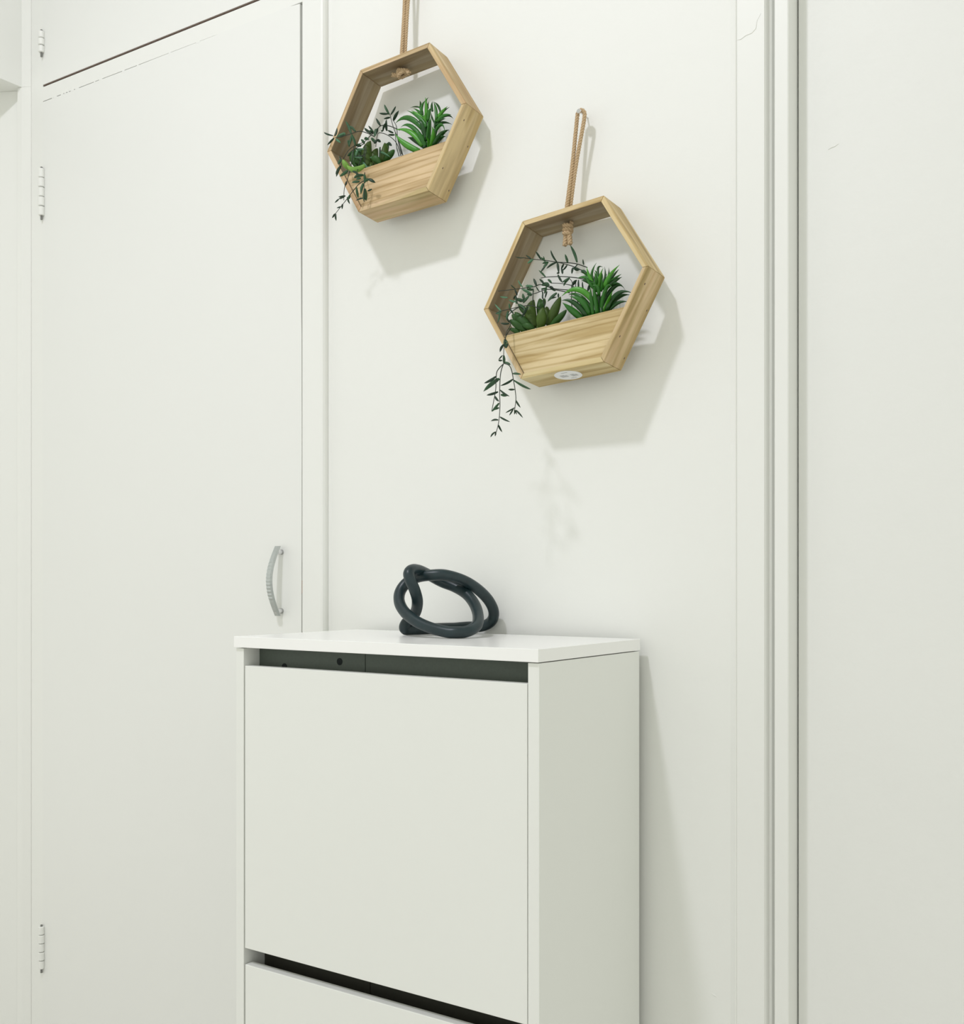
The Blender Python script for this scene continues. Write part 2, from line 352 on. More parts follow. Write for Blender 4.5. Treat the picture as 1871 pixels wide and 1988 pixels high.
# ------------------------------------------------------------------ knot sculpture
def kp(cx_, cy_, b): return UB(740+cx_/7.196, 1070+cy_/7.196, b)
KN = [(700,335,1.528),(900,335,1.528),(1150,410,1.540),(1350,535,1.556),(1500,690,1.572),(1570,850,1.585),(1535,980,1.596),(1400,1050,1.600),(1200,1058,1.598),
      (950,1080,1.590),(720,1100,1.575),(560,1120,1.560),(430,1120,1.548),(330,1085,1.540),(345,1010,1.540),(430,925,1.540),(490,820,1.530),(503,680,1.515),(465,540,1.505),(412,420,1.500),(385,315,1.502),(430,262,1.512),(530,270,1.530),
      (680,340,1.554),(850,430,1.560),(1030,500,1.556),(1190,600,1.545),(1300,740,1.530),(1352,900,1.510),(1330,1040,1.485),(1200,1120,1.466),(1030,1142,1.460),(850,1115,1.466),(660,1060,1.478),
      (480,975,1.492),(340,865,1.508),(262,740,1.522),(250,620,1.534),(295,510,1.542),(385,420,1.544),(520,360,1.536)]
kr = 0.0080
kpts = catmull([kp(*k) for k in KN], 10, True)
for p in kpts: p.z = max(p.z, CZ+kr+0.0003)
lowest = min(p.z for p in kpts)
cen = sum(kpts, Vector())/len(kpts)
rk = random.Random(5)
kw = [kr*(1+0.05*math.sin(i*0.17)+0.03*math.sin(i*0.41)) if False else kr for i in range(len(kpts))]
v, f = sweep(kpts, kw, n=16, closed=True)
ko = meshob('knot_sculpture', v, f, M_knot, None, smooth=True, origin=(cen.x, cen.y, CZ))
ko['label'] = 'dark teal clay knot sculpture of one looped tube, on the cabinet top'; ko['category'] = 'sculpture'

# ------------------------------------------------------------------ hexagonal planters
HS, HD, HT = 0.13251, 0.04611, 0.0075
def frame_board(parent, k, mat):
    # board k: its outer face's middle lies at angle 90-60k; local x along the board, z outward, y depth
    ap = HS*math.sqrt(3)/2
    ho = HS/2-0.0002; hi_ = HS/2-HT*math.tan(math.radians(30))-0.0002
    v = [(-ho, -HD, 0), (ho, -HD, 0), (ho, 0, 0), (-ho, 0, 0), (-hi_, -HD, -HT), (hi_, -HD, -HT), (hi_, 0, -HT), (-hi_, 0, -HT)]
    f = [(0,1,2,3),(4,5,6,7),(0,1,5,4),(1,2,6,5),(2,3,7,6),(3,0,4,7)]
    o = meshob('frame_board', v, f, mat, None, bevel=0.0006, seg=2)
    a = math.radians(60*k)                         # turning about y
    o.parent = parent; o.rotation_euler = (0, a, 0); o.location = (ap*math.sin(a), 0, ap*math.cos(a))
    o.data.materials.append(M_inner)               # greyer inner faces, with the shade inside the hexagon put into their colour
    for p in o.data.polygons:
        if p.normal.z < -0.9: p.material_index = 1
    return o
M_inner = wood('shaded_grey_pine', (0.45, 0.375, 0.26), (0.31, 0.24, 0.155), 5.5, 1.0, 0.25)  # grey-brown inner wood, its colour darkened to carry the frame's interior shade
def planter(loc, rot, label, tones, blotch, sticker=False):
    P = empty('hexagonal_planter', loc, label, 'planter', 'hexagonal wooden wall planters', rot=rot)
    (l1, d1) = tones
    for k in range(6):
        frame_board(P, k, wood('pine_%d' % k, [c*random.uniform(0.94, 1.05) for c in l1], [c*random.uniform(0.92, 1.05) for c in d1], 3.1*k+loc[0]*17, 1.2, blotch))
    zt = -0.0458; ap = HS*math.sqrt(3)/2; zb = -ap+HT+0.0003
    def hx(z): return (2*ap+2*z)/math.sqrt(3)*0+ (HS - abs(z)/math.sqrt(3)) - HT*2/math.sqrt(3)-0.0004
    v = []
    for y in (-HD+0.0025, -HD+0.0080):
        v += [(-hx(zt), y, zt), (hx(zt), y, zt), (hx(zb), y, zb), (-hx(zb), y, zb)]
    f = [(0,1,2,3),(4,5,6,7),(0,1,5,4),(1,2,6,5),(2,3,7,6),(3,0,4,7)]
    o = meshob('front_panel', v, f, wood('pine_front', l1, d1, 7.7+loc[0]*9, 1.6, blotch), None, bevel=0.0004); o.parent = P
    zf = -0.070; v = []
    for y in (-HD+0.0084, -0.006):
        v += [(-hx(zf)+0.001, y, zf), (hx(zf)-0.001, y, zf), (hx(zb)-0.001, y, zb), (-hx(zb)+0.001, y, zb)]
    o = meshob('foam_block', v, f, M_foam, None); o.parent = P
    v = []
    for y in (-0.0056, -0.0006):
        v += [(-hx(zt), y, zt), (hx(zt), y, zt), (hx(zb), y, zb), (-hx(zb), y, zb)]
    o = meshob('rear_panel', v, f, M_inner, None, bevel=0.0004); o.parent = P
    # small nail heads along the lower right board
    ap0 = ap+0.00025
    for (k, u_, y_) in ((2, -0.045, -HD+0.010), (2, 0.028, -HD+0.009), (2, -0.018, -0.006), (2, 0.050, -0.006)):
        a = math.radians(60*k); c = Vector((ap0*math.sin(a), 0, ap0*math.cos(a)))
        ex = Vector((math.cos(a), 0, -math.sin(a))); nn = Vector((math.sin(a), 0, math.cos(a)))
        q = c+ex*u_+Vector((0, y_, 0)); vv = []
        for s in range(8): vv.append(q+ex*(0.0014*math.cos(s*math.pi/4))+Vector((0, 0.0008*math.sin(s*math.pi/4), 0))-nn*0.0004)
        for s in range(8): vv.append(vv[s]+nn*0.0005)
        ff = [tuple(range(8)), tuple(range(8, 16))]+[(s, (s+1) % 8, 8+(s+1) % 8, 8+s) for s in range(8)]
        nb = meshob('nail_head', vv, ff, M_gap, None); nb.parent = P
    if sticker:
        vv = []; N = 40; zc = -ap-0.0001
        for z in (zc, zc-0.0003):
            for s in range(N): vv.append((-0.0022+0.0192*math.cos(2*math.pi*s/N), -0.0245+0.0192*math.sin(2*math.pi*s/N), z))
        ff = [tuple(range(N)), tuple(range(N, 2*N))]+[(s, (s+1) % N, N+(s+1) % N, N+s) for s in range(N)]
        st = meshob('sticker', vv, ff, M_sticker, None); st.parent = P; st['label'] = 'round white sticker with faint grey print'
        for (xa, ya_, wd, hg) in ((-0.0135, -0.0215, 0.010, 0.0010), (-0.0135, -0.0240, 0.010, 0.0010), (-0.0135, -0.0265, 0.010, 0.0010), (-0.0135, -0.0290, 0.007, 0.0010),
                                  (0.0015, -0.0190, 0.009, 0.0010), (0.0015, -0.0215, 0.009, 0.0010), (0.0015, -0.0240, 0.009, 0.0010), (0.0015, -0.0265, 0.006, 0.0010), (-0.006, -0.0370, 0.010, 0.0009), (-0.005, -0.0125, 0.009, 0.0008)):
            b_ = box('print_line', (xa, ya_, zc-0.00055), (xa+wd, ya_+hg, zc-0.00035), M_ink, None, origin=(0, 0, 0)); b_.parent = st
    return P
T1 = ((0.66, 0.50, 0.30), (0.50, 0.36, 0.19)); T2 = ((0.68, 0.55, 0.32), (0.50, 0.37, 0.17))
P1 = planter((-1.03005, 1.31623, 1.68612), (-0.0811588, -0.0501927, 0.0195), 'hexagonal pine wall planter hanging highest, beside the closet door frame', T1, 0.25)
P2 = planter((-0.736645, 1.318934, 1.399729), (-0.10723, -0.062364, -0.044023), 'hexagonal pine wall planter hanging lower, with a round white sticker underneath', T2, 0.12, True)

# ------------------------------------------------------------------ ropes and nails
def rope_mesh(path, r, pitch):
    """three twisted strands along path"""
    V = []; Fs = []
    L = 0; ds = [0]
    for i in range(1, len(path)): L += (path[i]-path[i-1]).length; ds.append(L)
    for s in range(3):
        pts = []; ref = Vector((0.3, 1, 0.1)).normalized()
        for i, p in enumerate(path):
            t = (path[min(i+1, len(path)-1)]-path[max(i-1, 0)]).normalized()
            ref = (ref-t*ref.dot(t)).normalized(); u = t.cross(ref)
            a = 2*math.pi*ds[i]/pitch+s*2*math.pi/3
            pts.append(p+ref*(r*0.52*math.cos(a))+u*(r*0.52*math.sin(a)))
        v, f = sweep(pts, r*0.56, n=7)
        o = len(V); V += v; Fs += [tuple(k+o for k in q) for q in f]
    return V, Fs
def resample(P, n):
    c = catmull(P, 30); L = [0]
    for i in range(1, len(c)): L.append(L[-1]+(c[i]-c[i-1]).length)
    out = []; j = 0
    for k in range(n):
        d = L[-1]*k/(n-1)
        while j < len(L)-2 and L[j+1] < d: j += 1
        out.append(c[j].lerp(c[j+1], min(1, (d-L[j])/max(1e-9, L[j+1]-L[j]))))
    return out
def hang(nail, P, knot_off, label, long_knot, xsep=0.0035, name='hanging_rope'):
    Rm = Euler(P.rotation_euler).to_matrix(); O = Vector(P.location)
    ap = HS*math.sqrt(3)/2
    top = O+Rm@Vector((knot_off, -HD*0.5, ap))
    tag_ = Rm@Vector((1, 0, 0))
    r = 0.0028
    E = empty('hanging_rope', top, label, 'rope', 'jute ropes of the wall planters')
    n_ = Vector(nail)
    path = [top+Vector((-0.0012, -r, -0.004)), top+Vector((-0.0012, -r, 0.004)), top.lerp(n_, 0.5)+Vector((-0.0030, 0, 0)), n_+Vector((-0.0058, 0, -0.008)), n_+Vector((-0.0040, 0.0, 0.0012)), n_+Vector((0, 0, 0.0036)), n_+Vector((0.0040, 0, 0.0012)),
            n_+Vector((0.0056, 0, -0.010)), top.lerp(n_, 0.5)+Vector((0.0018, 0.002, 0)), top+Vector((0.0012, r, 0.004)), top+Vector((0.0012, r, -0.004))]
    v, f = rope_mesh(resample(path, 420), r, 0.0120)
    meshob('rope_loop', v, f, M_rope, E, smooth=True, origin=top)
    # knot under the board
    kz = O+Rm@Vector((knot_off, -HD*0.5, ap-HT))
    dn = Vector((0, 0, -1))
    pts = []
    if long_knot:
        for i in range(60):
            t = i/59; a = t*2*math.pi*3.0
            pts.append(kz+dn*(0.003+0.016*t)+Vector((math.cos(a)*0.0050, math.sin(a)*0.0050, 0)))
        v, f = rope_mesh(pts, 0.0031, 0.012)
        meshob('knot', v, f, M_rope, E, smooth=True, origin=top)
        for dx, dy in ((-0.0026, 0), (0.0026, -0.001)):
            pp = [kz+Vector((dx*0.6, dy, -0.014)), kz+Vector((dx*1.2, dy, -0.022)), kz+Vector((dx*1.7, dy, -0.0335))]
            v, f = rope_mesh(resample(pp, 24), 0.0036, 0.012)
            meshob('rope_end', v, f, M_rope, E, smooth=True, origin=top)
    else:
        kc = kz+Vector((0.000, -0.002, -0.0078))
        for i in range(110):
            t = i/109*2*math.pi*2
            pts.append(kc+Vector(((math.cos(t)+0.5*math.cos(2*t))*0.0072, math.sin(3*t/2)*0.0050, (math.sin(t)-0.4*math.sin(2*t))*0.0042)))
        v, f = rope_mesh(pts, 0.0031, 0.012)
        meshob('knot', v, f, M_rope, E, smooth=True, origin=top)
        for s in (-1, 1):
            pp = [kc+Vector((s*0.005, 0, 0)), kc+Vector((s*0.012, -0.002, -0.001)), kc+Vector((s*0.0165, -0.003, -0.0035*s-0.003))]
            v, f = rope_mesh(resample(pp, 20), 0.0034, 0.012)
            meshob('rope_end', v, f, M_rope, E, smooth=True, origin=top)
    # the nail it hangs from
    v, f = sweep([n_+Vector((0, 0.0215, 0.0)), n_+Vector((0, -0.003, 0.0003)), n_+Vector((0, -0.0042, 0.0003)), n_+Vector((0, -0.0062, 0.0003))], [0.0011, 0.0011, 0.0034, 0.0030], n=14)
    nl = meshob('nail', v, f, M_chrome, None, smooth=False, origin=n_); return nl
# lower planter's nail is in view; the upper one's is above the frame
n2p = U(1127, 219, 1.315)
nl = hang(n2p, P2, -0.0050, 'knotted jute rope loop on the round-headed nail, carrying the lower planter', True)
nl['label'] = 'small silver nail head holding the rope of the lower planter'; nl['category'] = 'nail'
dv = U(789, 0, 1.308)-U(784, 100, 1.300)
n1p = U(784, 100, 1.300)+dv*1.9; n1p.y = 1.315
nl = hang(n1p, P1, -0.0010, 'jute rope running out of the top of the picture, carrying the upper planter', False)
nl['label'] = 'small silver nail above the picture, holding the rope of the upper planter'; nl['category'] = 'nail'

# ------------------------------------------------------------------ plants
def bez(a, m, b, n):
    # m is a point on the curve at the middle
    c = m*2-(a+b)*0.5
    return [a*((1-t)**2)+c*(2*t*(1-t))+b*(t*t) for t in [i/n for i in range(n+1)]]
SP_CLIP = []
rl = random.Random(11)
def leaf(parent, A, B, wpx, sc, mat, mid=None, seg=7, n=6, thick=0.35, prof='lance', origin=None, roll=None, name='leaf'):
    M_ = mid if mid is not None else (A+B)*0.5+Vector((0, rl.uniform(-.1, .1)*(B-A).length, 0.06*(B-A).length*rl.uniform(-1, 1)))
    pts = bez(A, M_, B, seg)
    bdist = (A-Vector((0, 0, ZC))).dot(FW)
    hw = wpx/sc/F*bdist*0.5
    W = []
    for i in range(seg+1):
        t = i/seg
        if prof == 'lance': k = (0.22+0.78*math.sin(math.pi*min(1, t*0.92+0.10))**0.8) if t < 0.98 else 0.05
        elif prof == 'fat': k = max(0.05, math.sin(math.pi*(0.12+0.86*t))**0.7)
        else: k = max(0.04, (0.75+0.25*math.sin(math.pi*t))*(1-t**2.6))
        if t > 0.98: k = 0.05
        W.append(hw*max(0.05, k))
    tn = (B-A).normalized(); view = (A-Vector((0, 0, ZC))).normalized()
    side = tn.cross(view)
    if side.length < 1e-4: side = Vector((1, 0, 0))
    side.normalize(); rl_ = roll if roll is not None else rl.uniform(-0.6, 0.6)
    side = Matrix.Rotation(rl_, 3, tn)@side
    v, f = sweep(pts, W, [max(x*thick, 0.00012) for x in W], side=side, n=n)
    return meshob(name, v, f, mat, parent, smooth=True, origin=origin)
def plantset(X, Y, sc, ox, oy):
    def at(cx_, cy_, y): return U(ox+cx_/sc, oy+cy_/sc, y)
    return at
def keep(y): return min(y, 1.3325)

def spiky(at, sc, leaves, base, yb, name_label, spread=1.0):
    bp = at(base[0], base[1], yb)
    e = empty('spiky_succulent', bp, name_label, 'plant', 'spiky green succulents')
    v, f = sweep(catmull([bp+Vector((0, 0.002, -0.012)), at(base[2], base[3], yb), at(base[4], base[5], yb+0.002)], 6), 0.0021, n=8)
    meshob('stem', v, f, M_spiky[0], e, smooth=True, origin=bp)
    for (a, m, b_, wd, *o) in leaves:
        y0 = yb+rl.uniform(-0.004, 0.004); sw = (o[0] if o else rl.uniform(-0.018, 0.020))*spread
        y1 = keep(y0+sw)
        ay = a[1]+(90 if a[1] > base[1]-330 else 0)
        A = at(a[0], ay, y0); B = at(b_[0], b_[1], y1)
        Mi = at(m[0], m[1], (y0*0.45+y1*0.55)) if m else None
        mt = M_spiky[o[1]] if len(o) > 1 else M_spiky[rl.choice((0, 1, 1, 2))]
        leaf(e, A, B, wd*1.18, sc, mt, Mi, seg=9, n=8, thick=0.5, prof='long', origin=bp, roll=rl.uniform(-.4, .4))
    return e
def rosette(at, sc, leaves, base, yb, lab):
    bp = at(base[0], base[1], yb)
    e = empty('rosette_succulent', bp, lab, 'plant', 'olive rosette succulents')
    v, f = sweep([bp+Vector((0, 0, -0.012)), bp, bp+Vector((0, 0, 0.006))], [0.003, 0.004, 0.002], n=10)
    meshob('stem', v, f, M_fat[0], e, smooth=True, origin=bp)
    for (a, m, b_, wd, y0, y1, mi) in leaves:
        a = (a[0], a[1]+(45 if a[1] > base[1]-130 and y0 > 1.27 else 0))
        leaf(e, at(a[0], a[1], y0), at(b_[0], b_[1], y1), wd*1.08, sc, M_fat[mi], at(m[0], m[1], (y0+y1)/2-0.002), seg=12, n=12, thick=0.55, prof='fat', origin=bp, roll=0)
    return e

# ---- lower planter: spiky plant
atB = plantset(0, 0, 11.694, 1080, 480); sB = 11.694
L2 = [((880,1200),(500,960),(120,1110),130,-.012,2),((820,1350),(520,1110),(270,1085),100,0.0,1),((780,1470),(580,1230),(300,1120),140,-.014,1),((700,1500),(400,1260),(120,1210),110,-.010,0),
 ((620,1560),(350,1430),(140,1260),150,-.018,1),((840,1500),(790,1180),(765,900),80,-.014,1),((930,1450),(880,1150),(830,900),100,-.010,1),((1000,1450),(1060,1130),(1160,970),95,-.012,1),
 ((1070,1430),(1180,1220),(1270,1000),95,-.016,2),((1000,1300),(1320,890),(1560,970),95,.005,0),((1130,1350),(1380,1060),(1700,1030),110,0,0),((1150,1390),(1380,1270),(1620,1240),90,.0,0),
 ((1040,1150),(1150,900),(1270,920),90,-.010,1),((960,1100),(930,900),(800,880),80,-.008,1),((1200,1250),(1400,1130),(1660,1080),120,.008,0),
 ((960,1000),(970,740),(1060,470),85,-.004,2),((860,880),(800,620),(910,350),65,0.002,1),((870,900),(740,650),(690,450),75,-.006,2),((830,800),(720,640),(530,560),80,.004,1),
 ((860,830),(680,690),(480,700),90,-.004,1),((870,880),(720,780),(560,760),95,-.010,0),((900,880),(900,700),(860,560),75,-.01,1),((940,800),(930,620),(860,520),60,.008,1),
 ((1000,900),(1100,700),(1090,440),60,.006,0),((1060,900),(1170,720),(1185,560),60,-.008,1),((1080,920),(1210,650),(1430,400),95,-.004,2),((1100,930),(1280,660),(1420,500),65,.006,0),
 ((1110,930),(1290,740),(1475,610),75,.0,1),((1120,940),(1320,770),(1485,680),85,.006,0),((1090,960),(1280,830),(1450,830),75,-.004,0),((960,650),(950,460),(1060,455),50,.008,0),
 ((1150,700),(1190,590),(1185,460),35,.01,0),((1010,1000),(1040,850),(1010,700),60,-.012,1),((890,1020),(870,850),(780,800),80,-.008,1),((900,950),(1010,700),(1010,560),90,-.004,1),
 ((1000,960),(1150,820),(1250,640),90,-.008,1),((860,930),(760,820),(640,620),80,-.008,1),((950,1450),(960,1250),(900,1050),90,0.01,0),((1030,1450),(1020,1200),(1100,1040),90,0.01,0),
 ((900,1480),(700,1330),(520,1290),110,.01,0),((880,1520),(680,1450),(450,1400),110,.012,0),((930,960),(880,800),(840,640),80,.006,0),((1030,960),(1060,800),(1150,600),80,.004,0)]
spiky(atB, sB, L2, (960, 1470, 970, 1150, 960, 850), 1.298, 'spiky bright green succulent at the right end of the lower planter')
# ---- lower planter: rosette
atA = plantset(0, 0, 9.9375, 960, 460); sA = 9.9375
R2 = [((770,1710),(690,1470),(760,1215),215,1.292,1.298,0),((900,1720),(905,1560),(935,1360),190,1.283,1.280,0),((870,1560),(890,1350),(870,1185),150,1.302,1.308,1),
 ((1040,1680),(1150,1440),(1275,1150),170,1.294,1.298,0),((1060,1700),(1240,1570),(1390,1405),120,1.290,1.290,1),((730,1780),(540,1640),(390,1450),190,1.288,1.280,1),
 ((620,1790),(440,1700),(285,1600),130,1.284,1.272,1),((650,1500),(550,1400),(455,1295),110,1.300,1.304,1),((500,1850),(400,1810),(270,1775),90,1.282,1.274,1),
 ((740,1640),(650,1560),(560,1560),120,1.298,1.292,1),((900,1400),(940,1280),(965,1185),90,1.304,1.310,1),((980,1650),(1010,1480),(1000,1340),120,1.300,1.306,0),((760,1740),(640,1720),(520,1700),120,1.284,1.278,1),
 ((560,1800),(430,1600),(330,1500),120,1.290,1.284,1)]
rosette(atA, sA, R2, (850, 1760), 1.290, 'olive green thick-leaved rosette succulent at the left of the lower planter')
# ---- trailing plants
def trailing(label, stems, leaves, base, width=0.0007):
    e = empty('trailing_plant', base, label, 'plant', 'trailing thin-leaved plants')
    for P_ in stems:
        pts = catmull(P_, 6)
        v, f = sweep(pts, [width*(1.0-0.35*i/len(pts)) for i in range(len(pts))], n=6)
        meshob('stem', v, f, M_stem, e, smooth=True, origin=base)
    for (A, B, wpx, sc, ci) in leaves:
        leaf(e, A, B, wpx, sc, M_sprig[ci], None, seg=6, n=6, thick=0.3, prof='lance', origin=base)
    return e
def y2(px, py):
    if px > 990 and py < 650: return 1.262+(min(px, 1145)-965)/180*0.045
    if py < 640: return 1.262+(px-965)/180*0.045
    return 1.256-0.034*min(1, max(0, (py-640)/120))
def y1f(px, py):
    base = 1.248+(min(px, 780)-635)/145*0.052
    lim = 1.246 if py > 330 else 9
    return min(base, lim)
def tw(kind, ptl, sc, ox, oy, yf, dy=0.0):
    out = []
    for (a, b_) in ptl:
        px, py = ox+a/sc, oy+b_/sc; out.append(U(px, py, yf(px, py)+dy))
    return out
CA = (9.9375, 960, 460); CB = (11.694, 1080, 480); CCc = (9.036, 920, 640); CD = (7.95, 620, 190)
st2 = []
for dy, pl in ((0.006, [(1790,590),(1600,525),(1440,500),(1200,485),(960,450),(740,430),(560,400)]), (0.0, [(1800,700),(1540,580),(1420,540),(1310,510),(1200,490)]),
           (0.004, [(1760,830),(1590,790),(1300,765),(1000,775),(890,795)]), (0.008, [(1560,1000),(1490,940),(1300,900),(1100,890)]),
           (0.0, [(1500,1030),(1160,1000),(1050,940),(950,890)]), (0.004, [(1450,1080),(1200,1025),(1000,1015),(780,1090),(640,1110)]),
           (0.002, [(1150,1010),(900,920),(760,960),(540,990),(300,1020),(70,1045)]), (0.0, [(900,1400),(700,1325),(480,1350),(300,1390),(130,1430),(20,1475)]),
           (0.006, [(740,1330),(740,1150),(750,1000)]), (0.004, [(960,1330),(930,1150),(910,1000)]), (0.0, [(560,1400),(460,1310),(420,1200),(420,1080),(390,1000)]),
           (0.0, [(480,1350),(330,1440),(250,1560),(310,1680),(235,1830),(200,1985)]), (0.008,[(1500,1400),(1480,1200),(1500,900),(1440,800)]), (0.008,[(1640,1350),(1560,1100),(1570,850)])):
    st2.append(tw(0, pl, *CA, y2, dy))
for pl in ([(640,-20),(560,120),(525,330),(520,600)], [(515,600),(410,720),(388,850),(380,1050),(340,1280),(310,1430)], [(515,600),(465,780),(450,1100),(455,1350),(430,1640),(370,1860)], [(530,590),(640,660),(700,930),(735,1200),(710,1420)]):
    st2.append(tw(0, pl, *CCc, y2, 0.0))
lv2 = []
def addl(dst, lst, cs, yf, dy=0.0, jit=0.006, wd=38):
    sc, ox, oy = cs
    for q in lst:
        a, b_, c_, d_ = q[:4]; wpx = (q[4] if len(q) > 4 else wd); ci = q[5] if len(q) > 5 else rl.choice((0, 0, 1, 1, 2))
        p0 = (ox+a/sc, oy+b_/sc); p1 = (ox+c_/sc, oy+d_/sc)
        yA = yf(*p0)+dy; yB = yA+rl.uniform(-jit, jit)
        dst.append((U(*p0, yA), U(*p1, keep(yB)), wpx, sc, ci))
addl(lv2, [(1200,480,1080,250,45,0),(1200,490,1000,615,42,0),(890,430,790,280),(980,470,880,390,40,1),(960,450,940,370,30,1),(740,430,630,510,50,2),(700,420,600,350,30,0),(560,400,390,380,22,0),(1040,490,920,515,45,1),
 (1020,500,940,600,55,1),(980,560,890,680,40,0),(1410,490,1355,330,48,1),(1590,490,1455,155,55,1),(1210,500,1240,700,50,0),(1330,520,1280,620,40,0),(1290,600,1310,720,45,0),(1400,540,1310,650,34,0),(1250,690,1195,700,40,0),
 (1220,730,1310,880,45,0),(1510,590,1490,715,45,0),(1520,590,1620,650,60,1),(980,770,850,640,36,1),(1440,790,1300,880,42,1),(1380,850,1330,950,36,1),(1580,830,1490,950,40,0),(1500,900,1490,1010,36,0),(1100,890,1020,820,50,1),
 (950,900,860,810,45,0),(810,950,750,800,48,0),(800,960,870,1060,28,0),(1040,900,900,930,70,1),(740,960,590,950,55,2),(700,1100,520,1010,62,2),(740,1000,740,1100,30,0),(540,970,450,830,34,2),(400,1000,310,920,26,0),
 (390,1020,440,1130,36,0),(580,1220,540,1090,62,1),(550,1270,680,1120,50,1),(550,1240,430,1180,80,0),(400,1250,270,1210,40,2),(420,1290,410,1140,50,1),(440,1220,550,1225,56,1),(250,1170,100,1150,40,2),(290,1380,280,1280,38,2),
 (290,1390,370,1490,40,0),(130,1430,0,1290,36,2),(130,1430,15,1480,55,2),(100,1470,50,1670,34,1),(260,1430,230,1600,50,1),(240,1590,300,1660,26,0),(280,1670,110,1660,42,0),(930,1060,920,1200,36,0),(1010,1050,970,1190,36,0),
 (900,1010,1000,980,40,1),(1200,1080,1020,1250,58,1),(1230,1090,1230,1180,36,0),(1100,1190,1200,1160,30,0),(1100,1010,1180,1040,36,1),(640,1350,510,1560,46,0),(460,1300,590,1400,56,1),(700,980,620,920,50,2),(1050,940,950,880,80,1),
 (1060,960,1140,1000,60,0),(1000,960,960,1100,50,1),(620,1000,760,1010,46,1),(720,1120,620,1100,60,1),(400,1130,360,1200,40,0)], CA, y2)
addl(lv2, [(620,400,600,270,34,0),(370,480,350,610,45,0),(400,460,540,510,60,0),(480,380,400,460,26,0),(500,740,510,950,45,0),(590,790,620,990,36,0),(460,750,350,840,50,0),(750,850,700,1010,60,0),(350,850,350,950,40,0),(560,540,680,560,60,1),
 (300,690,160,850,40,2),(240,340,200,160,45,1)], CB, y2)
addl(lv2, [(385,820,175,940,50,0),(440,860,165,1085,80,1),(420,1090,220,1150,50,0),(460,1060,625,1170,36,0),(470,1140,600,1150,50,1),(370,1170,440,1260,40,0),(440,1290,310,1440,46,1),(440,1370,330,1410,46,1),(455,1530,635,1620,34,0),
 (425,1585,295,1605,36,0),(425,1670,495,1800,36,0),(380,1790,290,1890,34,0),(380,1800,368,1870,28,0),(680,770,830,785,40,1),(680,870,460,985,46,0),(700,890,1000,1045,50,1),(710,1050,600,1050,34,0),(735,1240,815,1370,36,0),
 (710,1370,550,1460,28,0),(690,1390,620,1505,30,0),(710,1400,705,1490,32,0),(730,1410,860,1550,32,0),(730,1420,750,1490,22,0),(520,260,455,395,46,0),(560,320,600,230,40,0),(530,170,590,230,50,1),(540,180,560,330,60,1),(540,570,640,620,56,1),
 (500,450,430,530,24,0),(430,540,500,540,34,0),(520,450,520,600,50,1)], CCc, y2, jit=0.012)
trailing('trailing thin-leaved green plant spilling far below the lower planter', st2, lv2, U(1000, 640, 1.285))

# ---- upper planter
atE = plantset(0, 0, 12.473, 740, 180); sE = 12.473
L1 = [((1000,880),(650,610),(350,735),125,-.004,1),((1100,1080),(1010,760),(840,730),150,-.01,0),((1000,1020),(700,800),(470,840),100,0,1),((1000,1200),(700,950),(330,900),130,-.008,2),
 ((1080,1240),(970,1080),(830,950),130,-.012,1),((920,1330),(560,1230),(340,1000),140,-.014,2),((1140,1250),(1140,1170),(1090,1080),55,-.014,2),((1190,1230),(1260,1020),(1230,820),105,-.014,2),((1150,1080),(1170,850),(1210,580),85,-.004,1),
 ((1110,1050),(1150,830),(1170,650),80,-.008,1),((1250,960),(1450,770),(1550,1020),80,-.010,1),((1270,1190),(1450,1010),(1640,900),120,0,0),((1250,1220),(1400,1110),(1560,1060),130,-.004,0),((1290,810),(1500,720),(1710,770),62,.006,0),
 ((1090,830),(900,590),(620,430),85,-.002,1),((1060,720),(900,540),(720,430),80,-.006,2),((1030,620),(920,470),(780,380),70,.004,1),((1000,540),(960,400),(900,330),70,.0,1),((960,380),(850,340),(700,362),36,.008,0),
 ((945,330),(950,260),(930,190),50,.008,0),((990,470),(990,310),(1080,180),62,.004,1),((1080,620),(1090,350),(1065,110),85,-.002,2),((1110,450),(1080,220),(1150,118),48,.006,1),((1140,380),(1130,290),(1162,200),36,.01,0),
 ((1130,680),(1160,470),(1200,380),90,-.004,1),((1100,900),(1060,650),(1090,480),110,-.008,2),((1240,450),(1220,320),(1245,205),60,.006,0),((1330,640),(1320,400),(1262,215),72,.004,1),((1430,460),(1370,310),(1270,220),52,.006,0),
 ((1330,700),(1450,500),(1600,330),92,-.004,2),((1390,600),(1500,460),(1655,345),52,.004,0),((1360,690),(1510,560),(1690,530),82,0,1),((1400,650),(1600,550),(1745,635),55,.008,0),((1340,720),(1450,650),(1560,630),62,-.004,0),
 ((1290,740),(1230,600),(1210,480),40,.006,0),((1080,1000),(1000,880),(900,800),110,.006,0),((1170,1150),(1130,950),(1080,800),110,.004,0),((1260,1100),(1320,900),(1420,800),100,.004,0),((1300,850),(1320,700),(1330,560),80,.006,0),
 ((1060,1230),(820,1150),(640,1080),120,.008,0)]
spiky(atE, sE, L1, (1130, 1260, 1130, 950, 1110, 620), 1.296, 'spiky bright green succulent at the right end of the upper planter')
atD = plantset(0, 0, 7.95, 620, 190); sD = 7.95
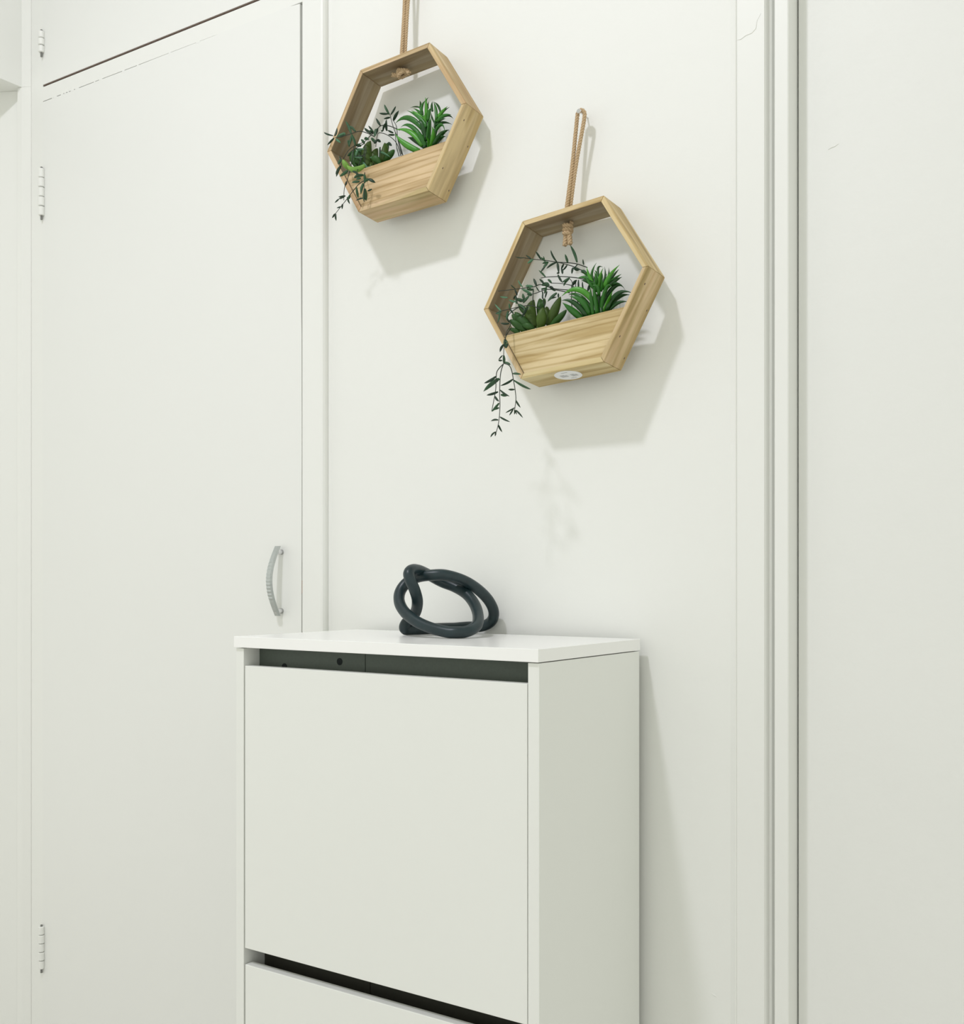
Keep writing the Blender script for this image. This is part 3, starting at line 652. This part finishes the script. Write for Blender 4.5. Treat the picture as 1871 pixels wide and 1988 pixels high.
R1 = [((760,1010),(730,850),(790,665),150,1.288,1.294,0),((900,1010),(1000,870),(1010,690),120,1.292,1.298,0),((1000,940),(1090,880),(1160,800),90,1.292,1.294,1),((980,900),(1020,800),(1060,690),90,1.298,1.302,1),
 ((620,1050),(530,920),(560,800),130,1.286,1.284,1),((470,1100),(400,1030),(360,950),80,1.264,1.256,2),((700,1040),(540,1110),(420,1040),85,1.256,1.254,2),((700,1030),(620,980),(540,1000),110,1.286,1.280,1),((860,1000),(850,890),(900,780),110,1.296,1.302,0),
 ((700,980),(640,880),(660,780),110,1.298,1.302,1),((940,980),(860,940),(800,960),100,1.284,1.280,1)]
rosette(atD, sD, R1, (800, 1060), 1.286, 'olive green thick-leaved rosette succulent at the left of the upper planter')
st1 = []
for dy, pl in ((0.004, [(1240,500),(1080,435),(950,430),(880,500),(780,590),(690,680),(560,730),(450,810),(370,940),(330,1060)]), (0.004, [(1260,900),(1190,700),(1060,580),(920,540),(885,620),(870,760)]),
           (0.0, [(850,600),(740,545),(620,515),(500,550),(370,590),(235,615)]), (0.0, [(540,720),(512,900),(480,1080),(420,1300),(385,1400),(375,1580)]), (0.0, [(700,720),(690,850),(620,1000),(580,1140),(560,1240)]),
           (0.0, [(700,880),(700,1100),(690,1300),(690,1600)]), (0.0, [(700,1270),(600,1340),(470,1500),(410,1580),(330,1680),(260,1770),(200,1850)]), (0.008, [(1290,900),(1220,650),(1140,450),(1090,260)]),
           (0.010, [(1270,870),(1210,650),(1190,450),(1140,350)]), (0.008, [(1230,900),(1190,750),(1170,540)]), (0.0, [(940,760),(930,900),(920,1000)]), (0.0, [(540,900),(700,880),(720,760)]), (0.002,[(700,700),(540,790),(450,860)])):
    st1.append(tw(0, pl, *CD, y1f, dy))
lv1 = []
addl(lv1, [(1080,260,1000,100,36,1),(1100,260,1180,125,30,0),(1060,245,920,235,34,0),(1140,350,1225,195,48,0),(1090,300,990,325,32,0),(1040,510,1035,330,42,0),(980,510,1035,380,34,0),(940,430,870,310,36,0),(820,500,755,430,32,0),(800,540,690,460,42,0),
 (830,510,770,560,60,1),(870,480,850,600,60,1),(900,470,880,560,36,0),(490,550,400,350,52,1),(560,520,460,430,42,1),(500,560,450,750,38,1),(500,570,550,740,52,1),(400,550,260,600,56,2),(390,540,300,580,40,2),(210,585,70,530,32,0),(235,590,270,460,36,0),
 (225,620,120,730,32,0),(250,630,330,695,42,2),(440,650,460,760,40,1),(340,950,280,1020,55,1),(330,950,300,900,26,0),(330,1050,250,1180,44,0),(320,1060,260,1220,36,0),(440,1120,310,1215,46,1),(510,1130,620,1200,34,0),(420,1290,390,1360,34,0),
 (660,920,530,910,36,2),(690,790,540,790,34,2),(640,730,560,740,60,1),(930,760,920,950,34,2),(940,840,1100,920,42,2),(900,930,770,920,46,2),(920,980,960,1210,44,0),(910,960,850,1080,34,1),(670,1000,750,1090,50,2),(720,1060,880,1180,95,1),
 (690,1180,700,1320,50,1),(760,1250,690,1290,44,1),(760,1250,865,1310,52,0),(680,1190,530,1240,56,1),(620,1290,500,1305,40,1),(640,1240,560,1260,36,1),(680,1320,640,1490,46,1),(700,1400,720,1590,64,1),(690,1450,690,1610,36,1),(570,1380,600,1550,40,1),
 (670,1550,560,1585,28,0),(810,1410,740,1440,26,0),(400,1510,290,1530,32,0),(390,1520,300,1560,32,0),(300,1560,235,1620,26,0),(430,1530,470,1640,32,0),(470,1500,440,1570,40,1),(360,1640,350,1720,32,0),(330,1680,265,1700,26,0),(250,1790,260,1900,34,0),
 (240,1790,195,1855,30,0),(890,640,950,680,44,0),(840,700,900,640,44,0),(1060,690,1120,740,44,0),(1140,540,1050,500,34,0),(980,510,950,500,34,1),(1160,570,1060,570,34,0),(700,700,640,640,46,1),(760,640,690,640,46,1),(560,780,640,830,36,1),
 (480,840,430,900,40,1),(600,800,560,900,40,2),(800,620,860,690,46,1)], CD, y1f)
trailing('trailing thin-leaved green plant spilling over the left corner of the upper planter', st1, lv1, U(740, 330, 1.28))
